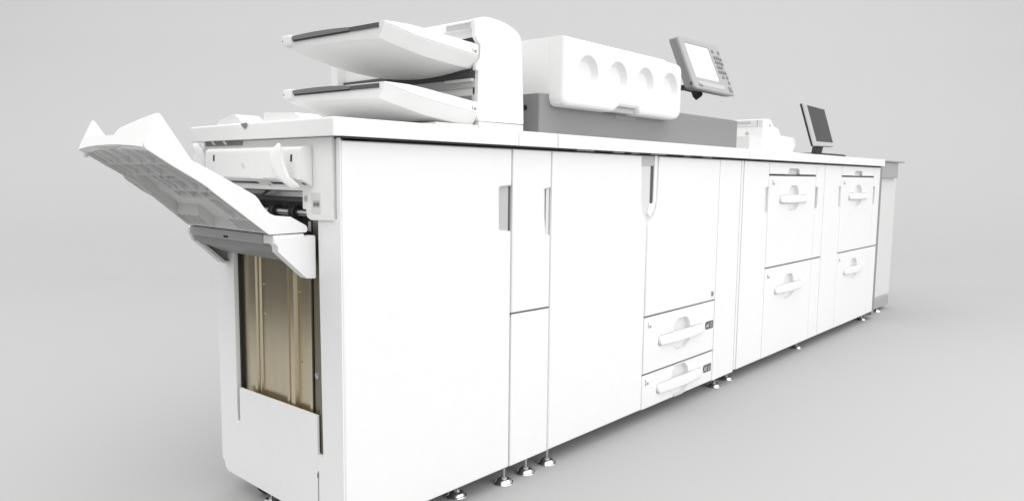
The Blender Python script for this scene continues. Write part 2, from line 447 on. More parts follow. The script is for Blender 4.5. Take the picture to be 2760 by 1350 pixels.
obj('exit_bar', bx(-0.004, 0.02, 0.134, 0.558, 0.8180, 0.8235, 0.0015), WHITE, fin)
obj('cable', tube(B(), [(0.018, 0.30, 0.819), (0.012, 0.315, 0.812), (0.012, 0.335, 0.804), (0.014, 0.36, 0.8015), (0.02, 0.41, 0.802)], 0.0035, 8), BLACK, fin)
obj('lower_housing', bx(0.03, 0.07, 0.115, 0.17, 0.725, 0.748, 0.002), LGREY, fin)
obj('throat_bracket', bx(0.032, 0.05, 0.0935, 0.112, 0.66, 0.752, 0.002), MGREY, fin)

# --- exit cover box with slanted underside
bm = B()
cp = [(-0.0060, 0.9150), (-0.026, 0.9135), (-0.0335, 0.9085), (-0.0350, 0.9010), (-0.0350, 0.8430), (-0.0060, 0.8270)]
prism(bm, ccw([(x, z) for x, z in cp]), lambda u, v, d: V((u, d, v)), 0.0905, 0.522)
bmesh.ops.bevel(bm, geom=[e for e in bm.edges if abs(e.verts[0].co.y - e.verts[1].co.y) < 1e-6 and abs(e.verts[0].co.y - 0.0905) < 1e-5], offset=0.002, segments=2, affect='EDGES')
cov = obj('exit_cover', bm, WHITE, fin, sharp=40)
for y in (0.335, 0.195):
    for dz, rr in ((0, .008),):
        bm = lathe(B(), [(0.0075, 0.0), (0.0070, -0.0010), (0.0042, -0.0012), (0.0038, -0.0002), (0.0, -0.0002)], (-0.0350, y, 0.8725), 'X', 20)
        obj('cover_screw', bm, OFFW, cov)
for y, z in ((0.1268, 0.8885), (0.478, 0.8905)): obj('cover_slot', prism(B(), [(y - 0.0042, z + 0.0075), (y + 0.0025, z + 0.0075), (y + 0.0042, z - 0.0075), (y - 0.0025, z - 0.0075)], YZ, -0.0357, -0.034), BLACK, cov)
bm = B()
sl = lambda t: (-0.0352 + 0.029 * t, 0.8440 - 0.016 * t)
for y0, y1 in ((0.302, 0.43), (0.172, 0.245), (0.095 + 0.012, 0.118)):
    q = [V((sl(0)[0] - .0004, y0, sl(0)[1] + .001)), V((sl(0)[0] - .0004, y1, sl(0)[1] + .001)), V((sl(.70)[0] - .0004, y1 - .008, sl(.70)[1] - .0016)), V((sl(.70)[0] - .0004, y0 - .008, sl(.70)[1] - .0016))]
    bm.faces.new([bm.verts.new(v) for v in q]); obj('exit_slot', bm, BLACK, cov); bm = B()
q = [V((-.0356, .272, .8490)), V((-.0356, .277, .8490)), V((-.0075, .262, .8265)), V((-.0075, .258, .8265))]
bm.faces.new([bm.verts.new(v) for v in q])
obj('exit_slot', bm, BLACK, cov)
# paper levers
lev_near = [(0.1312, 0.9205), (0.1280, 0.9159), (0.1262, 0.8998), (0.1222, 0.8825), (0.1182, 0.8652), (0.1121, 0.8453), (0.1058, 0.8380), (0.0910, 0.8270), (0.1093, 0.8234), (0.1177, 0.8303), (0.1368, 0.8462), (0.1451, 0.8648), (0.1480, 0.8822), (0.1466, 0.8971), (0.1400, 0.9096)]
lev_far = [(0.5917, 0.9284), (0.5791, 0.9288), (0.5670, 0.9122), (0.5640, 0.8942), (0.5630, 0.8793), (0.5660, 0.8600), (0.5783, 0.8560), (0.5872, 0.8700), (0.5904, 0.8850), (0.5864, 0.9030), (0.5913, 0.9179)]
for P, k in ((lev_near, 0.030), (lev_far, 0.380)):
    # a hooked blade turned half towards the aisle
    pts = rounded(ccw(P), 0.006, 3); cy = sum(q[0] for q in pts) / len(pts); cz = sum(q[1] for q in pts) / len(pts)
    rings = []
    for d, f in ((-0.0060, 0.45), (-0.0054, 0.70), (-0.0038, 0.90), (-0.0012, 1.0), (0.0020, 1.0), (0.0045, 0.92), (0.0050, 0.6)):
        rings.append([V((k - 0.7 * (cy + (u - cy) * f) + d * 0.82, cy + (u - cy) * f + d * 0.57, cz + (v - cz) * (0.3 + 0.7 * f))) for u, v in pts])
    obj('paper_lever', loft(B(), rings), WHITE, fin)

# --- tray support: rail and two brackets
prof = [(-0.0030, 0.7232), (-0.0985, 0.7230), (-0.1015, 0.7200), (-0.1010, 0.7110), (-0.0935, 0.7030), (-0.0930, 0.6920), (-0.0270, 0.6310), (-0.0100, 0.6290), (-0.0030, 0.6290)]
bm = B(); panel(bm, rounded(ccw(prof), 0.005, 3), MAPY, 0.088, 0.024, 0.002, 2)
obj('tray_bracket', bm, WHITE, fin)
bm = B(); panel(bm, rounded(ccw([(x + 0.010, z) for x, z in prof]), 0.003, 3), MAPY, 0.492, 0.008, 0.0015, 2)
tb = obj('tray_bracket', bm, MGREY, fin)
lip = [(-0.0920, 0.7215), (-0.0915, 0.7090), (-0.0835, 0.6910), (-0.0175, 0.6300), (-0.0010, 0.6275)]
rings = []
for x, z in lip: rings.append([V((x - .002, 0.478, z + .000)), V((x + .004, 0.478, z + .004)), V((x + .004, 0.504, z + .004)), V((x - .002, 0.504, z + .000))])
obj('bracket_edge', loft(B(), rings), OFFW, tb)
bm = B(); prism(bm, rounded(ccw([(-0.1055, 0.7285), (-0.1055, 0.7080), (-0.098, 0.7055), (-0.02, 0.7200), (-0.02, 0.732)]), 0.003, 2), MAPY, 0.131, 0.466)
rail = obj('tray_rail', bm, PANELG, fin)
obj('rail_slot', prism(B(), rrect(0.278, 0.298, 0.7105, 0.7155, 0.001), YZ, -0.1062, -0.104), BLACK, rail)
obj('rail_end', bx(-0.103, -0.03, 0.090, 0.1305, 0.7090, 0.7280, 0.002), WHITE, fin)
bm = B(); prism(bm, ccw([(-0.092, 0.706), (-0.086, 0.690), (-0.02, 0.660), (0.0, 0.660), (0.0, 0.715)]), MAPY, 0.113, 0.488)
obj('tray_crossbeam', bm, GREY, fin)

# --- catch tray: shell with side walls, end lip and a ribbed underside
def flare(o):
    for v in o.data.vertices:
        t = min(1, max(0, (v.co.x + BASE[o.name].x + 0.262) / 0.15)); k = min(1, max(0, (v.co.y + BASE[o.name].y - 0.28) / 0.137))
        v.co.y += 0.040 * t * t * (3 - 2 * t) * k
    return o
TOP = [(-0.3556, 0.9004), (-0.3270, 0.9600), (-0.3235, 0.9620), (-0.3180, 0.9555), (-0.2688, 0.8807), (-0.2625, 0.8758), (-0.2497, 0.8701), (-0.1644, 0.8240), (-0.1417, 0.8115), (-0.1336, 0.8037), (-0.1250, 0.7900), (-0.1173, 0.7805), (-0.1080, 0.7725), (-0.0969, 0.7683), (-0.0800, 0.7668), (-0.0615, 0.7650), (-0.0215, 0.7436)]
BOT = [(-0.0215, 0.7304), (-0.1117, 0.7294), (-0.2244, 0.8155), (-0.2380, 0.8270), (-0.2490, 0.8345), (-0.2612, 0.8420), (-0.3080, 0.8700)]
wall = rounded(ccw(TOP + BOT), 0.010, 3)
tray = flare(obj('catch_tray', prism(B(), [(-0.3520, 0.9060), (-0.3470, 0.9090), (-0.2500, 0.8650), (-0.2300, 0.8520), (-0.1120, 0.7600), (-0.0230, 0.7425), (-0.0230, 0.7395), (-0.1120, 0.7560), (-0.2300, 0.8485), (-0.2500, 0.8615), (-0.3520, 0.9045)], MAPY, 0.0935, 0.4165), TRAY_SHADE, fin))
bm = B(); panel(bm, wall, MAPY, 0.0895, 0.004, 0.0012, 2); nearw = obj('tray_side', bm, WHITE, tray)
bm = B(); panel(bm, wall, MAPY, 0.4165, 0.004, 0.0012, 2); farw = flare(obj('tray_side', bm, WHITE, tray))
EL = [(0.0935, 0.9004), (0.14, 0.9035), (0.20, 0.9060), (0.26, 0.9070), (0.325, 0.9067), (0.37, 0.9045), (0.4165, 0.8998), (0.4165, 0.9260), (0.2885, 0.9262), (0.2560, 0.9262), (0.2520, 0.9310), (0.2440, 0.9385), (0.225, 0.9430), (0.150, 0.9555), (0.105, 0.9617), (0.0935, 0.9617)]
ex = lambda z: -0.3556 + (z - 0.9004) * 0.48
bm = B(); prism(bm, ccw(EL), lambda u, v, d: V((ex(v) + d, u, v)), 0.0, 0.004)
obj('tray_lip', bm, WHITE, tray)
bm = B()
rim = [(0.0935, 0.8996), (0.14, 0.9025), (0.20, 0.9050), (0.26, 0.9060), (0.325, 0.9057), (0.37, 0.9035), (0.4165, 0.8988)]
rings = [[V((ex(z) + 0.001, y, z)), V((ex(z) + 0.014, y, z - 0.007)), V((ex(z) + 0.016, y, z - 0.005)), V((ex(z) + 0.004, y, z + 0.001))] for y, z in rim]
loft(bm, rings); obj('tray_rim', bm, WHITE, tray)
def bline(x):
    P = sorted(BOT[1:] + [(-0.352, 0.8975)])
    for (x0, z0), (x1, z1) in zip(P, P[1:]):
        if x0 <= x <= x1: return z0 + (z1 - z0) * (x - x0) / (x1 - x0)
    return P[0][1] if x < P[0][0] else P[-1][1]
def sline(x):
    P = sorted([(-0.352, 0.9060), (-0.2500, 0.8620), (-0.2300, 0.8490), (-0.1120, 0.7560), (-0.0230, 0.7405)])
    for (x0, z0), (x1, z1) in zip(P, P[1:]):
        if x0 <= x <= x1: return z0 + (z1 - z0) * (x - x0) / (x1 - x0)
    return 0.74
bm = B()
def lrib(y, x0, x1, t=0.0038, dz=0.0015, n=14):
    xs = [x0 + (x1 - x0) * i / n for i in range(n + 1)]
    pts = [(x, bline(x) + dz) for x in xs] + [(x, sline(x) + 0.001) for x in reversed(xs)]
    prism(bm, ccw(pts), MAPY, y - t / 2, y + t / 2)
def crib(x, y0, y1, t=0.0038, dz=0.002):
    box(bm, x - t / 2, x + t / 2, y0, y1, bline(x) + dz, sline(x) + 0.002)
for y, x0, x1 in ((0.405, -0.345, -0.108), (0.372, -0.342, -0.255), (0.340, -0.342, -0.268), (0.283, -0.342, -0.205), (0.2200, -0.342, -0.205), (0.1640, -0.342, -0.150), (0.1180, -0.342, -0.1080), (0.1040, -0.342, -0.235), (0.255, -0.268, -0.222)):
    lrib(y, x0, x1)
for x, y0, y1 in ((-0.3050, 0.0935, 0.4165), (-0.2680, 0.164, 0.405), (-0.2540, 0.164, 0.283), (-0.2240, 0.0935, 0.340), (-0.2050, 0.118, 0.283), (-0.1480, 0.0935, 0.205), (-0.1480, 0.315, 0.4165), (-0.1120, 0.0935, 0.4165)):
    crib(x, y0, y1)
for y in (0.195, 0.1755, 0.1565, 0.1365, 0.405, 0.388, 0.369, 0.350, 0.332, 0.316): lrib(y, -0.148, -0.1085, n=3)
flare(obj('underside_rib', bm, TRAY_SHADE, tray))
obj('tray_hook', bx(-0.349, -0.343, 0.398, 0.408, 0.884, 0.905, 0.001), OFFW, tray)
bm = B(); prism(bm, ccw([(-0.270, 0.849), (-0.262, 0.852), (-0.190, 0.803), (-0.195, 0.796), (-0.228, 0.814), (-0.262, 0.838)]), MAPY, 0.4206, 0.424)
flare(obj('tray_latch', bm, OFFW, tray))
for x, y in ((0.033, 0.36), (0.388, 0.053), (0.5335, 0.018)): foot(fin, x, y)
bm = B(); lathe(bm, [(0.0, -0.012), (0.022, -0.012), (0.025, -0.008), (0.025, 0.008), (0.022, 0.012), (0.0, 0.012)], (0.06, 0.43, FLOOR + 0.025), 'Y', 24)
obj('caster', bm, RUBBER, fin)

# ================================================================== 2. relay unit
rel = thing('relay_unit', 'narrow white two-door column between the finishing cabinet and the main press', 'relay unit', (0.617, 0.28, FLOOR))
carcass(rel, 0.5375, 0.6985); gap_rail(rel, 0.5370, 0.6985); countertop(rel, 0.5360, 0.7000)
up = [(0.5385, 0.4915), (0.6975, 0.4885), (0.6975, 0.6915), (0.680, 0.6945), (0.6768, 0.6975), (0.6676, 0.813), (0.6690, 0.8185), (0.6730, 0.8200), (0.6975, 0.8236), (0.6975, ZT), (0.5385, ZT)]
obj('upper_door', pn(up, XZ, 0.0, 0.02, 0.005, 3), WHITE2, rel)
obj('lower_door', pn([(0.5385, ZB), (0.6975, ZB), (0.6975, 0.4845), (0.5385, 0.4875)], XZ, 0.0, 0.02, 0.004, 3), WHITE2, rel)
obj('door_gap', bx(0.5385, 0.6975, 0.004, 0.022, 0.483, 0.492), DGREY, rel)
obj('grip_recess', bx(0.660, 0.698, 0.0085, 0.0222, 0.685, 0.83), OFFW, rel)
obj('grip_slot', bx(0.6800, 0.6830, 0.0079, 0.0084, 0.69, 0.822), BLACK, rel)
foot(rel, 0.627, 0.020); 

# ================================================================== 3. main press
pr = thing('digital_press', 'wide white main press topped by a grey housing and a hood with four round dimples', 'printing press', (1.31, 0.28, FLOOR))
carcass(pr, 0.7015, 1.9270); gap_rail(pr, 0.7005, 1.9275); countertop(pr, 0.7000, 1.9300)
for x0, x1 in ((0.80, 0.885), (0.985, 1.045), (1.085, 1.13), (1.20, 1.30), (1.42, 1.47), (1.56, 1.63)): obj('hinge_block', bx(x0, x1, -0.009, 0.004, 0.9288, 0.9333), MGREY, pr)
ld = [(0.7020, ZB), (1.2035, ZB), (1.2065, 0.6900), (1.2000, 0.7120), (1.1850, 0.7330), (1.1740, 0.7550), (1.1690, 0.7800), (1.1640, ZT), (0.7020, ZT)]
obj('front_door', pn(ccw(ld), XZ, 0.0, 0.02, 0.006, 3), WHITE2, pr)
rd = [(1.2100, 0.3885), (1.7180, 0.3875), (1.7180, ZT), (1.2720, ZT), (1.2700, 0.8600), (1.2690, 0.7950), (1.2640, 0.7550), (1.2500, 0.7300), (1.2250, 0.7080), (1.2105, 0.6920)]
rdo = obj('front_door', pn(ccw(rd), XZ, 0.0, 0.02, 0.005, 3), WHITE2, pr)
bm = B()
# energy mark: small square emblem with two text bars
flat(bm, rect(1.684, 1.703, 0.4085, 0.4220), XZ, -0.0005); flat(bm, rect(1.684, 1.703, 0.4035, 0.4070), XZ, -0.0005)
obj('emblem', bm, INK, rdo)
bm = B()
tube(bm, [(1.686, -0.0008, 0.4095), (1.690, -0.0008, 0.4190), (1.696, -0.0008, 0.4200), (1.701, -0.0008, 0.4130)], 0.0008, 5)
obj('emblem_arc', bm, WHITE, rdo)
# grip pocket between the doors
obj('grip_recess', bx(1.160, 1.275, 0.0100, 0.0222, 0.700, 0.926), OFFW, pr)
bm = B()
hp = rounded(ccw([(1.2500, 0.9280), (1.2700, 0.9280), (1.2680, 0.78), (1.2560, 0.745), (1.2300, 0.722), (1.2140, 0.7350), (1.222, 0.7670), (1.2470, 0.7690)]), 0.004, 3)
panel(bm, hp, XZ, 0.0045, 0.0138, 0.003, 2); obj('grip_handle', bm, WHITE, pr)
obj('grip_slot', bx(1.2330, 1.2480, 0.0085, 0.0098, 0.7695, 0.893), DGREY, pr)
obj('grip_cap', pn(rrect(1.1745, 1.2490, 0.893, 0.9250, 0.004), XZ, 0.0075, 0.0024, 0.001), LGREY, pr)
d1 = drawer_front(pr, rect(1.2075, 1.7165, 0.1900, 0.3840), 1.466, 0.2910)
d2 = drawer_front(pr, rect(1.2050, 1.7160, ZB - 0.001, 0.1850), 1.463, 0.1205)
number_label(d1, '1', 1.228, 0.3465, 0.026); number_label(d2, '2', 1.222, 0.1500, 0.026)
for dr, txt, x0, x1, z0, z1 in ((d1, 'A4', 1.6435, 1.709, 0.2785, 0.3088), (d2, 'A3', 1.6395, 1.705, 0.1100, 0.1400)):
    pl = rounded(rect(x0, x1, z0, z1), [0.013, 0.001, 0.001, 0.013], 5)
    p_ = obj('size_plate', prism(B(), pl, XZ, -0.0008, 0.0005), PLATE, dr)
    bm = B(); add_text(bm, txt, 0.0235, XZ, x0 + 0.009, z0 + 0.0065, -0.0013, 0.78, 0.0)
    x, z = x0 + 0.043, z0 + 0.0065; wd, hg = (0.012, 0.0165) if txt == 'A4' else (0.016, 0.013)
    t = 0.0016
    flat(bm, rect(x, x + t, z, z + hg), XZ, -0.0013); flat(bm, rect(x + t, x + wd, z + hg - t, z + hg), XZ, -0.0013)
    flat(bm, rect(x + wd - t, x + wd, z + 0.005, z + hg - t), XZ, -0.0013); flat(bm, rect(x + t, x + wd - 0.005, z, z + t), XZ, -0.0013)
    flat(bm, [(x + wd - 0.005, z), (x + wd - 0.0035, z), (x + wd, z + 0.0035), (x + wd, z + 0.005)], XZ, -0.0013)
    flat(bm, rect(x + wd + 0.0005, x + wd + 0.0035, z - 0.001, z + 0.0004), XZ, -0.0013)
    obj('size_mark', bm, WHITE, p_)
obj('drawer_gap', bx(1.205, 1.718, 0.003, 0.022, 0.3835, 0.3890), DGREY, pr)
obj('drawer_gap', bx(1.205, 1.718, 0.003, 0.022, 0.1845, 0.1905), DGREY, pr)
obj('side_panel', pn(rect(1.7205, 1.9050, ZB - 0.004, ZT), XZ, 0.0, 0.02, 0.004, 2), WHITE2, pr)
obj('edge_strip', pn(rect(1.9080, 1.9260, ZB + 0.004, ZT), XZ, 0.0, 0.02, 0.003, 2), WHITE2, pr)
foot(pr, 0.722, 0.020); foot(pr, 1.800, 0.030)
# grey upper housing
bm = B()
gp = [(0.690, 0.085), (0.690, 0.0445), (0.692, 0.0420), (0.7140, 0.0400), (1.9330, 0.0400), (1.9370, 0.0440), (1.9370, 0.45), (0.690, 0.45)]
rings = [[V((u, v, 0.9715)) for u, v in ccw(gp)], [V((u, v, 1.0835)) for u, v in ccw(gp)], [V((u, v, 1.0850)) for u, v in offs(ccw(gp), 0.0015)]]
loft(bm, rings); gh = obj('upper_housing', bm, GREY, pr, sharp=20)
obj('shaded_cheek', bx(0.6885, 0.6900, 0.0470, 0.44, 0.9720, 1.0840), MGREY, gh)  # housing's left face, a darker grey stands in for its shade
bm = B(); lathe(bm, [(0.0075, 0.0), (0.0075, -0.002), (0.006, -0.0024), (0.004, -0.0010), (0.0, -0.0012)], (0.6885, 0.0925, 1.0470), 'X', 18)
obj('screw', bm, BLACK, gh)
obj('end_block', bx(1.9380, 1.995, 0.07, 0.45, 0.9716, 1.035, 0.004), LGREY, pr)
obj('hood_sticker', prism(B(), rect(1.0640, 1.180, 1.039, 1.0640), XZ, 0.0393, 0.0405), STICK, gh)
# white hood with dimples and a finger notch
hood = [(0.7280, 1.0740), (0.7340, 1.0580), (0.7480, 1.0520), (0.9800, 1.0515), (1.0130, 1.0700), (1.1110, 1.0700), (1.1220, 1.0517), (1.3450, 1.0515), (1.3670, 1.0560), (1.3810, 1.0680), (1.3860, 1.0860), (1.3860, 1.2100), (1.3800, 1.2280), (1.3640, 1.2355), (1.2900, 1.2370), (1.2700, 1.2415), (0.7284, 1.2420)]
hood = ccw(hood)
holes = []
cs = [(0.8455, 1.1510), (0.9990, 1.1515), (1.1530, 1.1515), (1.3070, 1.1515)]
for cx, cz in cs: holes.append([(cx + 0.0475 * math.cos(2 * math.pi * k / 48), cz + 0.0485 * math.sin(2 * math.pi * k / 48)) for k in range(48)])
hd = obj('toner_hood', pn(hood, XZ, -0.0110, 0.0505, 0.012, 4, holes=holes, back=False), WHITE, pr)
for cx, cz in cs:
    bm = B(); rings = []
    for r, d, ox in ((0.0475, -0.0086, 0), (0.0464, -0.0066, 0), (0.0380, 0.0055, 0.001), (0.0345, 0.0078, 0.001), (0.0325, 0.0082, 0.001)):
        rings.append([V((cx + ox + r * math.cos(2 * math.pi * k / 48), d, cz + 1.02 * r * math.sin(2 * math.pi * k / 48))) for k in range(48)])
    loft(bm, rings, cap0=False); obj('hood_dimple', bm, WHITE, hd)
obj('hood_body', bx(0.7283, 1.385, 0.0394, 0.45, 1.0855, 1.2415, 0.0006, 1), WHITE, hd)
obj('notch_back', bx(0.975, 1.125, 0.005, 0.035, 1.0535, 1.0685), LGREY, hd)

# ================================================================== 4. paper feed cabinets (two alike)
def feed_cabinet(x0, n_up, n_dn, label, x1, over):
    t = thing('paper_feed_cabinet', label, 'paper cabinet', (x0 + 0.46, 0.28, FLOOR), 'paper feed cabinets at the far end of the line')
    carcass(t, x0 + 0.0005, x1 - 0.001); gap_rail(t, x0, x1 - 0.001); countertop(t, x0, x1 + over)
    X = lambda d: x0 + d
    lp = [(X(.0025), ZB), (X(.2490), ZB), (X(.2490), 0.7115), (X(.217), 0.7130), (X(.215), 0.7160), (X(.2135), 0.812), (X(.216), 0.8160), (X(.2490), 0.8200), (X(.2490), ZT), (X(.0025), ZT)]
    obj('side_panel', pn(lp, XZ, 0.0, 0.02, 0.004, 2), WHITE2, t)
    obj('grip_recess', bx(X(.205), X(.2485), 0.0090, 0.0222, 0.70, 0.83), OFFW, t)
    fl = [(X(.2510), 0.8745), (X(.4600), 0.8745), (X(.4680), 0.8960), (X(.4760), 0.9000), (X(.5780), 0.9000), (X(.5860), 0.8960), (X(.5940), 0.8745), (X(.8050), 0.8745), (X(.8050), ZT), (X(.2510), ZT)]
    f = obj('top_flap', pn(fl, XZ, 0.0, 0.02, 0.0035, 2), WHITE2, t)
    obj('finger_cup', bx(X(.455), X(.600), 0.015, 0.0222, 0.866, 0.905), OFFW, f)
    obj('drawer_gap', bx(X(.2510), X(.8050), 0.003, 0.0224, 0.8675, 0.8735), BLACK, t)
    a = drawer_front(t, rect(X(.2510), X(.8050), 0.4700, 0.8670), X(.534), 0.7640)
    b = drawer_front(t, rect(X(.2510), X(.8000), ZB, 0.4645), X(.524), 0.3590)
    number_label(a, n_up, X(.284), 0.829, 0.027); number_label(b, n_dn, X(.276), 0.421, 0.027)
    rp = [(X(.8075), 0.4700), (X(.9235), 0.4700), (X(.9235), ZT), (X(.8075), ZT), (X(.8075), 0.8165), (X(.838), 0.8140), (X(.840), 0.810), (X(.840), 0.7160), (X(.836), 0.7130), (X(.8075), 0.7100)]
    obj('side_panel', pn(rp, XZ, 0.0, 0.02, 0.0035, 2), WHITE2, t)
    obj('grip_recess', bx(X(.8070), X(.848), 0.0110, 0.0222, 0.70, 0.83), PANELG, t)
    obj('side_panel', pn(rect(X(.8025), X(.9235), ZB, 0.4645), XZ, 0.0, 0.02, 0.0035, 2), WHITE2, t)
    obj('drawer_gap', bx(X(.2500), X(.9235), 0.003, 0.0224, 0.4640, 0.4705), DGREY, t)
    return t
c1 = feed_cabinet(1.9300, '3', '4', 'white paper cabinet with drawers 3 and 4, directly beside the main press', 2.8550, 0.0)
c2 = feed_cabinet(2.8560, '5', '6', 'white paper cabinet with drawers 5 and 6, next to the grey end rack', 3.7830, 0.008)
foot(c1, 1.915 + 0.02, 0.0425); foot(c1, 2.71, 0.0455); foot(c2, 3.72, 0.04)

# ================================================================== 5. end rack
rk = thing('end_rack', 'open grey rack with a white inner panel at the far right end', 'rack', (4.06, 0.28, FLOOR))
obj('post', bx(3.7850, 3.835, 0.004, 0.50, 0.044, 0.9320, 0.002), GREY, rk)
obj('back_panel', bx(3.836, 4.390, 0.070, 0.083, 0.1085, 0.8655), OFFW, rk)
obj('top_box', bx(3.836, 4.340, 0.048, 0.50, 0.866, 0.9630, 0.002), PANELG, rk)
obj('lid', bx(3.7990, 4.440, 0.035, 0.52, 0.9645, 0.9760, 0.005, 3), PANELG, rk)
obj('base', bx(3.836, 4.300, 0.048, 0.50, 0.044, 0.1080, 0.003), PANELG, rk)
bm = B(); box(bm, 3.836, 3.862, 0.055, 0.085, 0.109, 0.575); 
obj('inner_strip', bm, LGREY, rk)
for z in (0.53, 0.505, 0.40): obj('strip_slot', bx(3.843, 3.852, 0.0535, 0.056, z, z + 0.012), DGREY, rk)
foot(rk, 4.08, 0.055, 0.05)

# ================================================================== 6. two-tray sorter on the finisher
so = thing('tray_sorter', 'white sorter with two output trays numbered 1 and 2, standing on the near counter', 'sorter', (0.52, 0.3, 0.9715))
body = [(0.4605, 0.9940), (0.6340, 0.9950), (0.6305, 1.0800), (0.6235, 1.1900), (0.6215, 1.2140), (0.6195, 1.2210), (0.6150, 1.2290), (0.6080, 1.2355), (0.5980, 1.2410), (0.5850, 1.2460), (0.5640, 1.2520), (0.5400, 1.2560), (0.5150, 1.2580), (0.4900, 1.2582), (0.4750, 1.2565), (0.4600, 1.2520), (0.4430, 1.2460), (0.4450, 1.2030), (0.4580, 1.1890), (0.4640, 1.1840), (0.4605, 1.1520), (0.4480, 1.1320), (0.4480, 1.1215), (0.4570, 1.1200), (0.4555, 1.0620), (0.4545, 1.0440), (0.4530, 1.0050)]
def body_part():
    bm = B()
    panel(bm, rounded(ccw(body), 0.004, 3), MAPY, 0.050, 0.012, 0.0018, 2)
    return obj('front_cheek', bm, WHITE, so)
body_part()
bm = B(); prism(bm, ccw([(0.4560, 1.2470), (0.5800, 1.2450), (0.6060, 1.2340), (0.6150, 1.2240), (0.6190, 1.2140), (0.6285, 1.08), (0.6320, 0.9945), (0.4600, 0.9945)]), MAPY, 0.0622, 0.66)
tower = obj('tower', bm, WHITE, so)
bm = B(); prism(bm, rounded(ccw([(0.4400, 1.2420), (0.4420, 1.2460), (0.4750, 1.2555), (0.4900, 1.2572), (0.5150, 1.2570), (0.5400, 1.2550), (0.5640, 1.2510), (0.5900, 1.2430), (0.5900, 1.2300), (0.456, 1.2300), (0.4400, 1.2220)]), 0.001, 1), MAPY, 0.0622, 0.66)
obj('top_cap', bm, WHITE, so)
obj('plinth', bx(0.462, 0.634, 0.052, 0.60, 0.9715, 0.9932), WHITE, so)
obj('plinth', bx(0.315, 0.4615, 0.053, 0.60, 0.9718, 0.9835, 0.002), WHITE, so)
# details of the tower's inner side
bm = B()
prism(bm, [(0.0625, 1.2240), (0.150, 1.2255), (0.152, 1.2400), (0.0625, 1.2410)], YZ, 0.4385, 0.4402)
gr = obj('vent', bm, LGREY, so)
bm = B()
for k in range(17): prism(bm, [(0.065 + k * 0.0052, 1.2375), (0.0675 + k * 0.0052, 1.2375), (0.0675 + k * 0.0052, 1.2412), (0.065 + k * 0.0052, 1.2412)], YZ, 0.4365, 0.4386)
obj('vent_slat', bm, WHITE, gr)
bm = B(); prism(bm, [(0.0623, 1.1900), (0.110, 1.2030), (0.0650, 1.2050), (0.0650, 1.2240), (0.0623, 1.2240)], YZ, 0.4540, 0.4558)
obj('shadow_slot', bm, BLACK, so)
bm = B(); box(bm, 0.452, 0.4562, 0.0625, 0.655, 1.102, 1.131); obj('inner_band', bm, DGREY, so)
for y in (0.125, 0.155, 0.185): obj('band_tab', bx(0.4500, 0.4522, y, y + 0.012, 1.119, 1.126), BLACK, so)
obj('inner_panel', bx(0.4525, 0.4560, 0.0625, 0.655, 1.079, 1.1015), LGREY, so)
bm = B(); tube(bm, [(0.449, 0.0640, 1.098), (0.449, 0.165, 1.098)], 0.004, 8); obj('inner_roller', bm, OFFW, so)
obj('lower_recess', bx(0.4545, 0.4562, 0.075, 0.14, 1.020, 1.0590), GREY, so)
obj('slot_mark', bx(0.4535, 0.4562, 0.064, 0.0668, 1.0625, 1.0810), BLACK, so)
obj('rear_post', bx(0.4300, 0.470, 0.625, 0.66, 0.98, 1.235, 0.004), WHITE, so)
obj('shaded_wall', bx(0.4480, 0.4545, 0.30, 0.6245, 1.0, 1.1015), MGREY, so)  # tower's left face, its shadow put into a mid grey plate

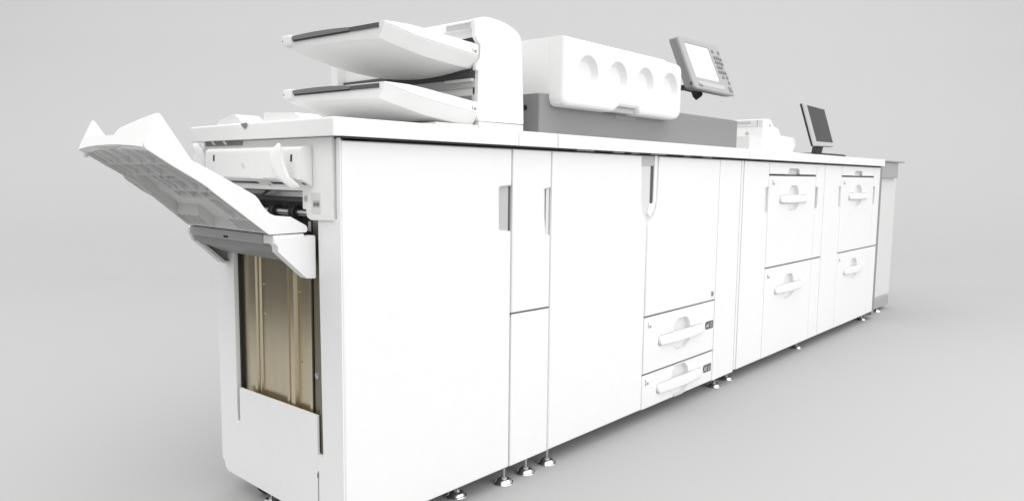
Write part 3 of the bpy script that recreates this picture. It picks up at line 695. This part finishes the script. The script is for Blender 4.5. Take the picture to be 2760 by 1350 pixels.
def interp(P, x):
    if x <= P[0][0]: return P[0][1]
    for (x0, z0), (x1, z1) in zip(P, P[1:]):
        if x <= x1:
            t = (x - x0) / (x1 - x0); return z0 + (z1 - z0) * t
    return P[-1][1]
def out_tray(dz, dzr, number):
    sh = lambda x: dz + (dzr - dz) * (x - 0.157) / 0.3
    ZTOP = [(0.135, 1.196), (0.157, 1.1970), (0.18, 1.1982), (0.23, 1.1996), (0.272, 1.1978), (0.33, 1.1935), (0.464, 1.1840)]
    ZLIP = [(0.135, 1.1935), (0.157, 1.1912), (0.19, 1.1855), (0.235, 1.1770), (0.262, 1.1730), (0.32, 1.1672), (0.464, 1.1535)]
    ZBEL = [(0.135, 1.1700), (0.155, 1.1630), (0.19, 1.1550), (0.24, 1.1465), (0.29, 1.1375), (0.34, 1.1330), (0.39, 1.1290), (0.464, 1.1262)]
    nx, ny = 30, 30
    xl, xr, yn, yf = 0.157, 0.4560, 0.0500, 0.4300
    def ring(ins, Z, lift=0.0, far=0.0):
        pts = []
        x0, x1, y0, y1 = xl + ins * 0.12, xr, yn + ins * 0.75, yf - far
        xs = [x0 + (x1 - x0) * i / nx for i in range(nx + 1)]; ys = [y0 + (y1 - y0) * i / ny for i in range(ny + 1)]
        path = [(x, y0) for x in xs] + [(x1, y) for y in ys[1:]] + [(x, y1) for x in reversed(xs[:-1])] + [(x0, y) for y in reversed(ys[1:-1])]
        c = 0.006
        for x, y in path:
            xx = x - 0.024 * (y - yn) / 0.38 * (1 - (x - xl) / 0.30)
            pts.append(V((xx, y, interp(Z, max(x, xl)) + lift + sh(x) + (0.010 * (y - yn) / 0.38 * max(0, 1 - (x - xl) / 0.2) if Z is ZBEL else 0))))
        return pts
    bm = B()
    rings = [ring(0.030, ZBEL, 0.0, 0.01), ring(0.0265, ZBEL, 0.0022, 0.006), ring(0.0018, ZLIP, -0.0022), ring(0.0, ZLIP, 0.0), ring(0.0, ZLIP, 0.0012), ring(0.0030, ZLIP, 0.0014), ring(0.0030, ZLIP, 0.0030), ring(0.0, ZLIP, 0.0034), ring(0.0, ZTOP, -0.0015), ring(0.0015, ZTOP, 0.0)]
    R = [[bm.verts.new(p) for p in r] for r in rings]
    for A, C in zip(R, R[1:]):
        for i in range(len(A)): bm.faces.new((A[i - 1], A[i], C[i], C[i - 1]))
    # belly and top surfaces as grids between near and far edges
    def grid(r, z_drop):
        n = nx
        near = r[:n + 1]; right = r[n:n + ny + 1]; far = list(reversed(r[n + ny:n + ny + nx + 1])); left = [r[0]] + list(reversed(r[n + ny + nx:])) 
        left = [r[0]] + list(reversed(r[n + ny + nx + 1:])) + [r[n + ny + nx]]
        G = [near]
        for j in range(1, ny):
            row = [left[j]]
            for i in range(1, n):
                t = j / ny
                p = near[i].co.lerp(far[i].co, t); q = left[j].co.lerp(right[j].co, i / n)
                p = V((p.x, p.y, p.z + z_drop * math.sin(math.pi * t) * math.sin(math.pi * i / n * 0.5 + 0.3)))
                row.append(bm.verts.new(p))
            row.append(right[j]); G.append(row)
        G.append(far)
        for j in range(ny):
            for i in range(n): bm.faces.new((G[j][i], G[j][i + 1], G[j + 1][i + 1], G[j + 1][i]))
    grid(R[0], -0.014); grid(R[-1], -0.003)
    t = obj('output_tray', bm, WHITE, so, sharp=28)
    # stop bar along the outer end
    exn = lambda y: xl - 0.024 * (y - yn) / 0.38
    zt = lambda y: 1.1965 + dz - 0.0
    bm = B(); rings = []
    for k in range(13):
        y = 0.068 + k / 12 * 0.100; x = exn(y); rings.append([V((x - 0.0020, y, zt(y) - 0.0125)), V((x + 0.01, y, zt(y) - 0.0125)), V((x + 0.01, y, zt(y) - 0.0015)), V((x - 0.0020, y, zt(y) - 0.0020))])
    loft(bm, rings); obj('tray_stop', bm, DGREY, t)
    bm = B(); rings = []
    for k in range(19):
        s = k / 18; y = 0.166 + s * 0.222; x = exn(y); up_ = 0.003 * math.sin(math.pi * s) + 0.000 + 0.0025 * s
        rings.append([V((x - 0.0035, y, zt(y) - 0.0090)), V((x + 0.006, y, zt(y) - 0.0090)), V((x + 0.006, y, zt(y) + up_)), V((x - 0.0035, y, zt(y) + up_ - 0.002))])
    loft(bm, rings); obj('stop_flap', bm, GLASSY, t)
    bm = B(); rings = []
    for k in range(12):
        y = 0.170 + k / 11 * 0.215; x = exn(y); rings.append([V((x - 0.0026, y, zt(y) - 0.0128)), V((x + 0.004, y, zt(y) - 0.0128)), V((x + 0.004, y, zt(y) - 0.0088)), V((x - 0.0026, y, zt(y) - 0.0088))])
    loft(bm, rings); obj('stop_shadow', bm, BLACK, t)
    ec = bx(exn(.41) - 0.006, exn(.41) + 0.014, 0.3920, 0.4305, zt(0) - 0.020, zt(0) + 0.0045, 0.004, 3)
    e_ = obj('end_cap', ec, WHITE, t)
    bm = B(); lathe(bm, [(0.0022, 0.0), (0.0, -0.0004)], (exn(.41) - 0.0062, 0.424, zt(0) - 0.009), 'X', 12); obj('cap_hole', bm, BLACK, e_)
    bm = B(); xx = 0.4335
    zz = interp(ZLIP, xx) + 0.0085 + sh(xx)
    add_text(bm, number, 0.0105, MAPY, xx, zz, 0.0492, 0.8)
    flat(bm, [(xx + .0080, zz - .0012), (xx + .0160, zz - .0022), (xx + .0160, zz - .0012), (xx + .0080, zz - .0002)], MAPY, 0.0492)
    for k in range(3): flat(bm, rect(xx + .0082 + k * .0026, xx + .0098 + k * .0026, zz + .0008, zz + .0046), MAPY, 0.0492)
    obj('number_mark', bm, INK, t)
    for y, x in ((0.16, 0.33), (0.25, 0.27), (0.30, 0.36), (0.35, 0.22)):
        obj('moulding_pip', lathe(B(), [(0.003, 0.0), (0.0022, -0.0016), (0.0, -0.002)], (x - .01, y, interp(ZBEL, x) - 0.0105 + sh(x)), 'Z', 10), WHITE, t)
    return t
out_tray(0.0, 0.0, '1'); out_tray(-0.1335, -0.1440, '2')

# ================================================================== 7. control panel on its arm
def frame_mw(c, yaw, tilt, roll):
    yaw, tilt, roll = map(math.radians, (yaw, tilt, roll))
    r = V((math.cos(yaw), -math.sin(yaw), 0)); n0 = V((-math.sin(yaw), -math.cos(yaw), 0))
    u = V((0, 0, 1)) * math.cos(tilt) - n0 * math.sin(tilt)
    r2 = r * math.cos(roll) + u * math.sin(roll); u2 = -r * math.sin(roll) + u * math.cos(roll)
    n = r2.cross(u2)
    M = Matrix.Identity(4)
    for i in range(3): M[i][0] = r2[i]; M[i][1] = u2[i]; M[i][2] = n[i]
    M.translation = V(c); return M
CW, CH = 0.2445, 0.2346
Mc = frame_mw((1.7709, 0.100, 1.2892), 9.6, 27.0, -3.4)
cp_ = thing('control_panel', 'grey tilted control panel with a pale screen and keypad, right of the dimpled hood', 'control panel', (1.7709, 0.1, 1.2892), mw=Mc)
LOC = lambda u, v, d: V((u, v, -d))
hx, hy = CW / 2, CH / 2
scr = rect(-hx + 0.030, hx - 0.070, -hy + 0.052, hy - 0.026)
bm = B(); panel(bm, rrect(-hx, hx, -hy, hy, 0.012), LOC, 0.0, 0.009, 0.005, 3, holes=[scr], back=False)
obj('bezel', bm, PANELG, cp_, local=True)
o0 = rrect(-hx + .0015, hx - .0015, -hy + .0015, hy - .0015, 0.012)
rings = []
for d, du, dv, k in ((0.0095, 0, 0, 1.0), (0.022, -.001, 0.006, 1.0), (0.0225, -.001, 0.006, 0.99), (0.0240, -.001, 0.0065, 0.99), (0.0245, -.001, 0.0065, 1.0), (0.042, -.003, 0.015, 0.985), (0.046, -.003, 0.016, 0.95)):
    rings.append([V((u * k + du, v * k + dv, -d)) for u, v in o0])
obj('shaded_housing', loft(B(), rings), MGREY, cp_, local=True)  # darker grey carries the shade of the panel's sides
bm = B(); prism(bm, rect(-hx + 0.027, hx - 0.067, -hy + 0.049, hy - 0.023), LOC, 0.003, 0.006)
obj('screen', bm, SCREENW, cp_, local=True)
bm = B(); panel(bm, rrect(-hx + 0.036, hx - 0.055, -hy + 0.016, -hy + 0.036, 0.003), LOC, -0.0012, 0.002, 0.001)
obj('card_strip', bm, LGREY, cp_, local=True)
obj('power_key', pn(rrect(-hx + 0.030, -hx + 0.050, -hy + 0.012, -hy + 0.022, 0.002), LOC, -0.003, 0.004, 0.001), GREY, cp_, local=True)
kx = [hx - 0.0525, hx - 0.0400, hx - 0.0275, hx - 0.0150]
ky = [hy - 0.068, hy - 0.090, hy - 0.112, hy - 0.134]
keys = [(x, y) for y in ky for x in kx[:3]] + [(kx[3], ky[0] - 0.003), (kx[3], ky[1] - 0.003), (kx[3], ky[3]), (kx[1], ky[3] - 0.023), (kx[3], ky[3] - 0.022), (kx[3], ky[3] - 0.046), (kx[0], hy - 0.040), (kx[3], hy - 0.040)]
for x, y in keys:
    obj('key', pn(rrect(x - 0.0042, x + 0.0042, y - 0.0062, y + 0.0062, 0.002, 3), LOC, -0.0045, 0.0055, 0.0014), GREY, cp_, local=True)
obj('start_key', pn(rrect(hx - 0.030, hx - 0.012, -hy + 0.012, -hy + 0.034, 0.002, 3), LOC, -0.003, 0.004, 0.001), MGREY, cp_, local=True)
for a, b2 in ((0, 0), (0, 1), (1, 0), (1, 1)):
    bm = bx(-hx - 0.0006, -hx + 0.001, -hy + 0.020 + a * 0.007, -hy + 0.024 + a * 0.007, -0.0165 + b2 * 0.007, -0.0125 + b2 * 0.007)
    obj('speaker_hole', bm, BLACK, cp_, local=True)
bm = B(); prism(bm, rounded(ccw([(-0.052, -hy + 0.012), (-0.038, -hy - 0.002), (-0.022, -hy + 0.012), (-0.022, -hy + 0.04), (-0.052, -hy + 0.04)]), 0.004, 2), LOC, 0.044, 0.070)
obj('hinge', bm, BLACK, cp_, local=True)
bm = B(); tube(bm, [(-0.03, -hy + 0.03, -0.052), (-0.08, -hy + 0.052, -0.075), (-0.13, -hy + 0.056, -0.10), (-0.20, -hy + 0.05, -0.13), (-0.26, -hy - 0.10, -0.14)], 0.011, 12)
obj('support_arm', bm, DGREY, cp_, local=True)

# ================================================================== 8. sheet feeder on the first paper cabinet
sf = thing('sheet_feeder', 'low white sheet feeder with a stepped right end, standing right of the grey housing', 'sheet feeder', (2.4, 0.3, 0.9715))
sp = [(2.3250, 0.9720), (2.675, 0.9720), (2.690, 0.9950), (2.724, 1.0140), (2.730, 1.0250), (2.7180, 1.0480), (2.708, 1.0515), (2.535, 1.0555), (2.5250, 1.0600), (2.498, 1.0840), (2.486, 1.0890), (2.450, 1.0915), (2.4400, 1.0960), (2.412, 1.1180), (2.395, 1.1236), (2.350, 1.1215), (2.3250, 1.1190)]
bm = B(); panel(bm, rounded(ccw(sp), 0.006, 3), MAPY, 0.100, 0.34, 0.003, 2)
body2 = obj('feeder_body', bm, WHITE, sf)
obj('end_cover', bx(2.3225, 2.3249, 0.104, 0.44, 1.0880, 1.1170, 0.0008, 1), OFFW, sf)
obj('feeder_base', bx(2.188, 2.3245, 0.1000, 0.44, 0.9720, 1.0385, 0.003, 2), OFFW, sf)
bm = B(); box(bm, 2.3215, 2.3226, 0.158, 0.42, 1.101, 1.110); obj('head_slot', bm, LGREY, sf)
bm = B(); box(bm, 2.3215, 2.3226, 0.126, 0.1275, 1.0885, 1.1165); obj('head_seam', bm, MGREY, sf)
bm = B(); box(bm, 2.392, 2.402, 0.0988, 0.1003, 1.092, 1.098); obj('indicator', bm, INK, body2)
bm = B(); lathe(bm, [(0.009, 0.0), (0.0075, -0.002), (0.004, -0.003), (0.0, -0.003)], (2.3249, 0.175, 1.058), 'X', 18); obj('release_knob', bm, LGREY, sf)

# ================================================================== 9. monitor and keyboard
Mm = frame_mw((2.976, 0.080, 1.1267), -8.0, 16.6, 1.6)
mo = thing('computer_monitor', 'flat computer monitor with dark screen and silver bezel, tilted back on the counter', 'monitor', (2.976, 0.08, 1.1267), mw=Mm)
MW, MH = 0.509, 0.2155; hx, hy = MW / 2, MH / 2
scr = rect(-hx + 0.062, hx - 0.010, -hy + 0.0215, hy - 0.010)
bm = B(); panel(bm, rrect(-hx, hx, -hy, hy, 0.006), LOC, 0.0, 0.010, 0.004, 3, holes=[scr], back=False)
obj('bezel', bm, mat('silver_plastic', (0.46, 0.46, 0.47), 0.35, var=0.03), mo, local=True)
bm = B(); prism(bm, rect(-hx + 0.055, hx - 0.006, -hy + 0.018, hy - 0.007), LOC, 0.0035, 0.008)
obj('screen', bm, SCREEND, mo, local=True)
bm = B(); panel(bm, rrect(-hx + .001, hx - .001, -hy + .001, hy - .001, 0.006), LOC, 0.0105, 0.009, 0.001, 2)
obj('rear_shell', bm, BLACK, mo, local=True)
bm = B(); box(bm, 0.045, 0.055, -hy + 0.009, -hy + 0.0105, -0.0005, 0.0006); obj('badge', bm, GREY, mo, local=True)
Mi = Mm.inverted()
bm = B(); prism(bm, rounded(ccw([(2.975, 0.980), (3.07, 0.980), (3.105, 1.035), (2.998, 1.045)]), 0.004, 2), MAPY, 0.100, 0.118)
for v in bm.verts: v.co = Mi @ v.co
obj('neck', bm, BLACK, mo, local=True)
bm = B(); panel(bm, rrect(2.895, 3.10, 0.050, 0.17, 0.03), lambda u, v, d: V((u, v, 0.9868 + d * -1)), 0.0, 0.0148, 0.004, 2)
for v in bm.verts: v.co = Mi @ v.co
obj('stand_base', bm, BLACK, mo, local=True)
kb = thing('number_pad', 'slim black keypad lying on the counter to the right of the computer monitor', 'keypad', (3.26, 0.07, 0.9715))
obj('keypad_case', bx(3.105, 3.325, 0.055, 0.130, 0.9718, 0.9850, 0.003, 2), BLACK, kb)
for j in range(3):
    for i in range(14):
        x = 3.111 + i * 0.0149
        obj('key', bx(x, x + 0.0125, 0.060 + j * 0.022, 0.079 + j * 0.022, 0.9851, 0.9885, 0.0012, 1), DGREY, kb)
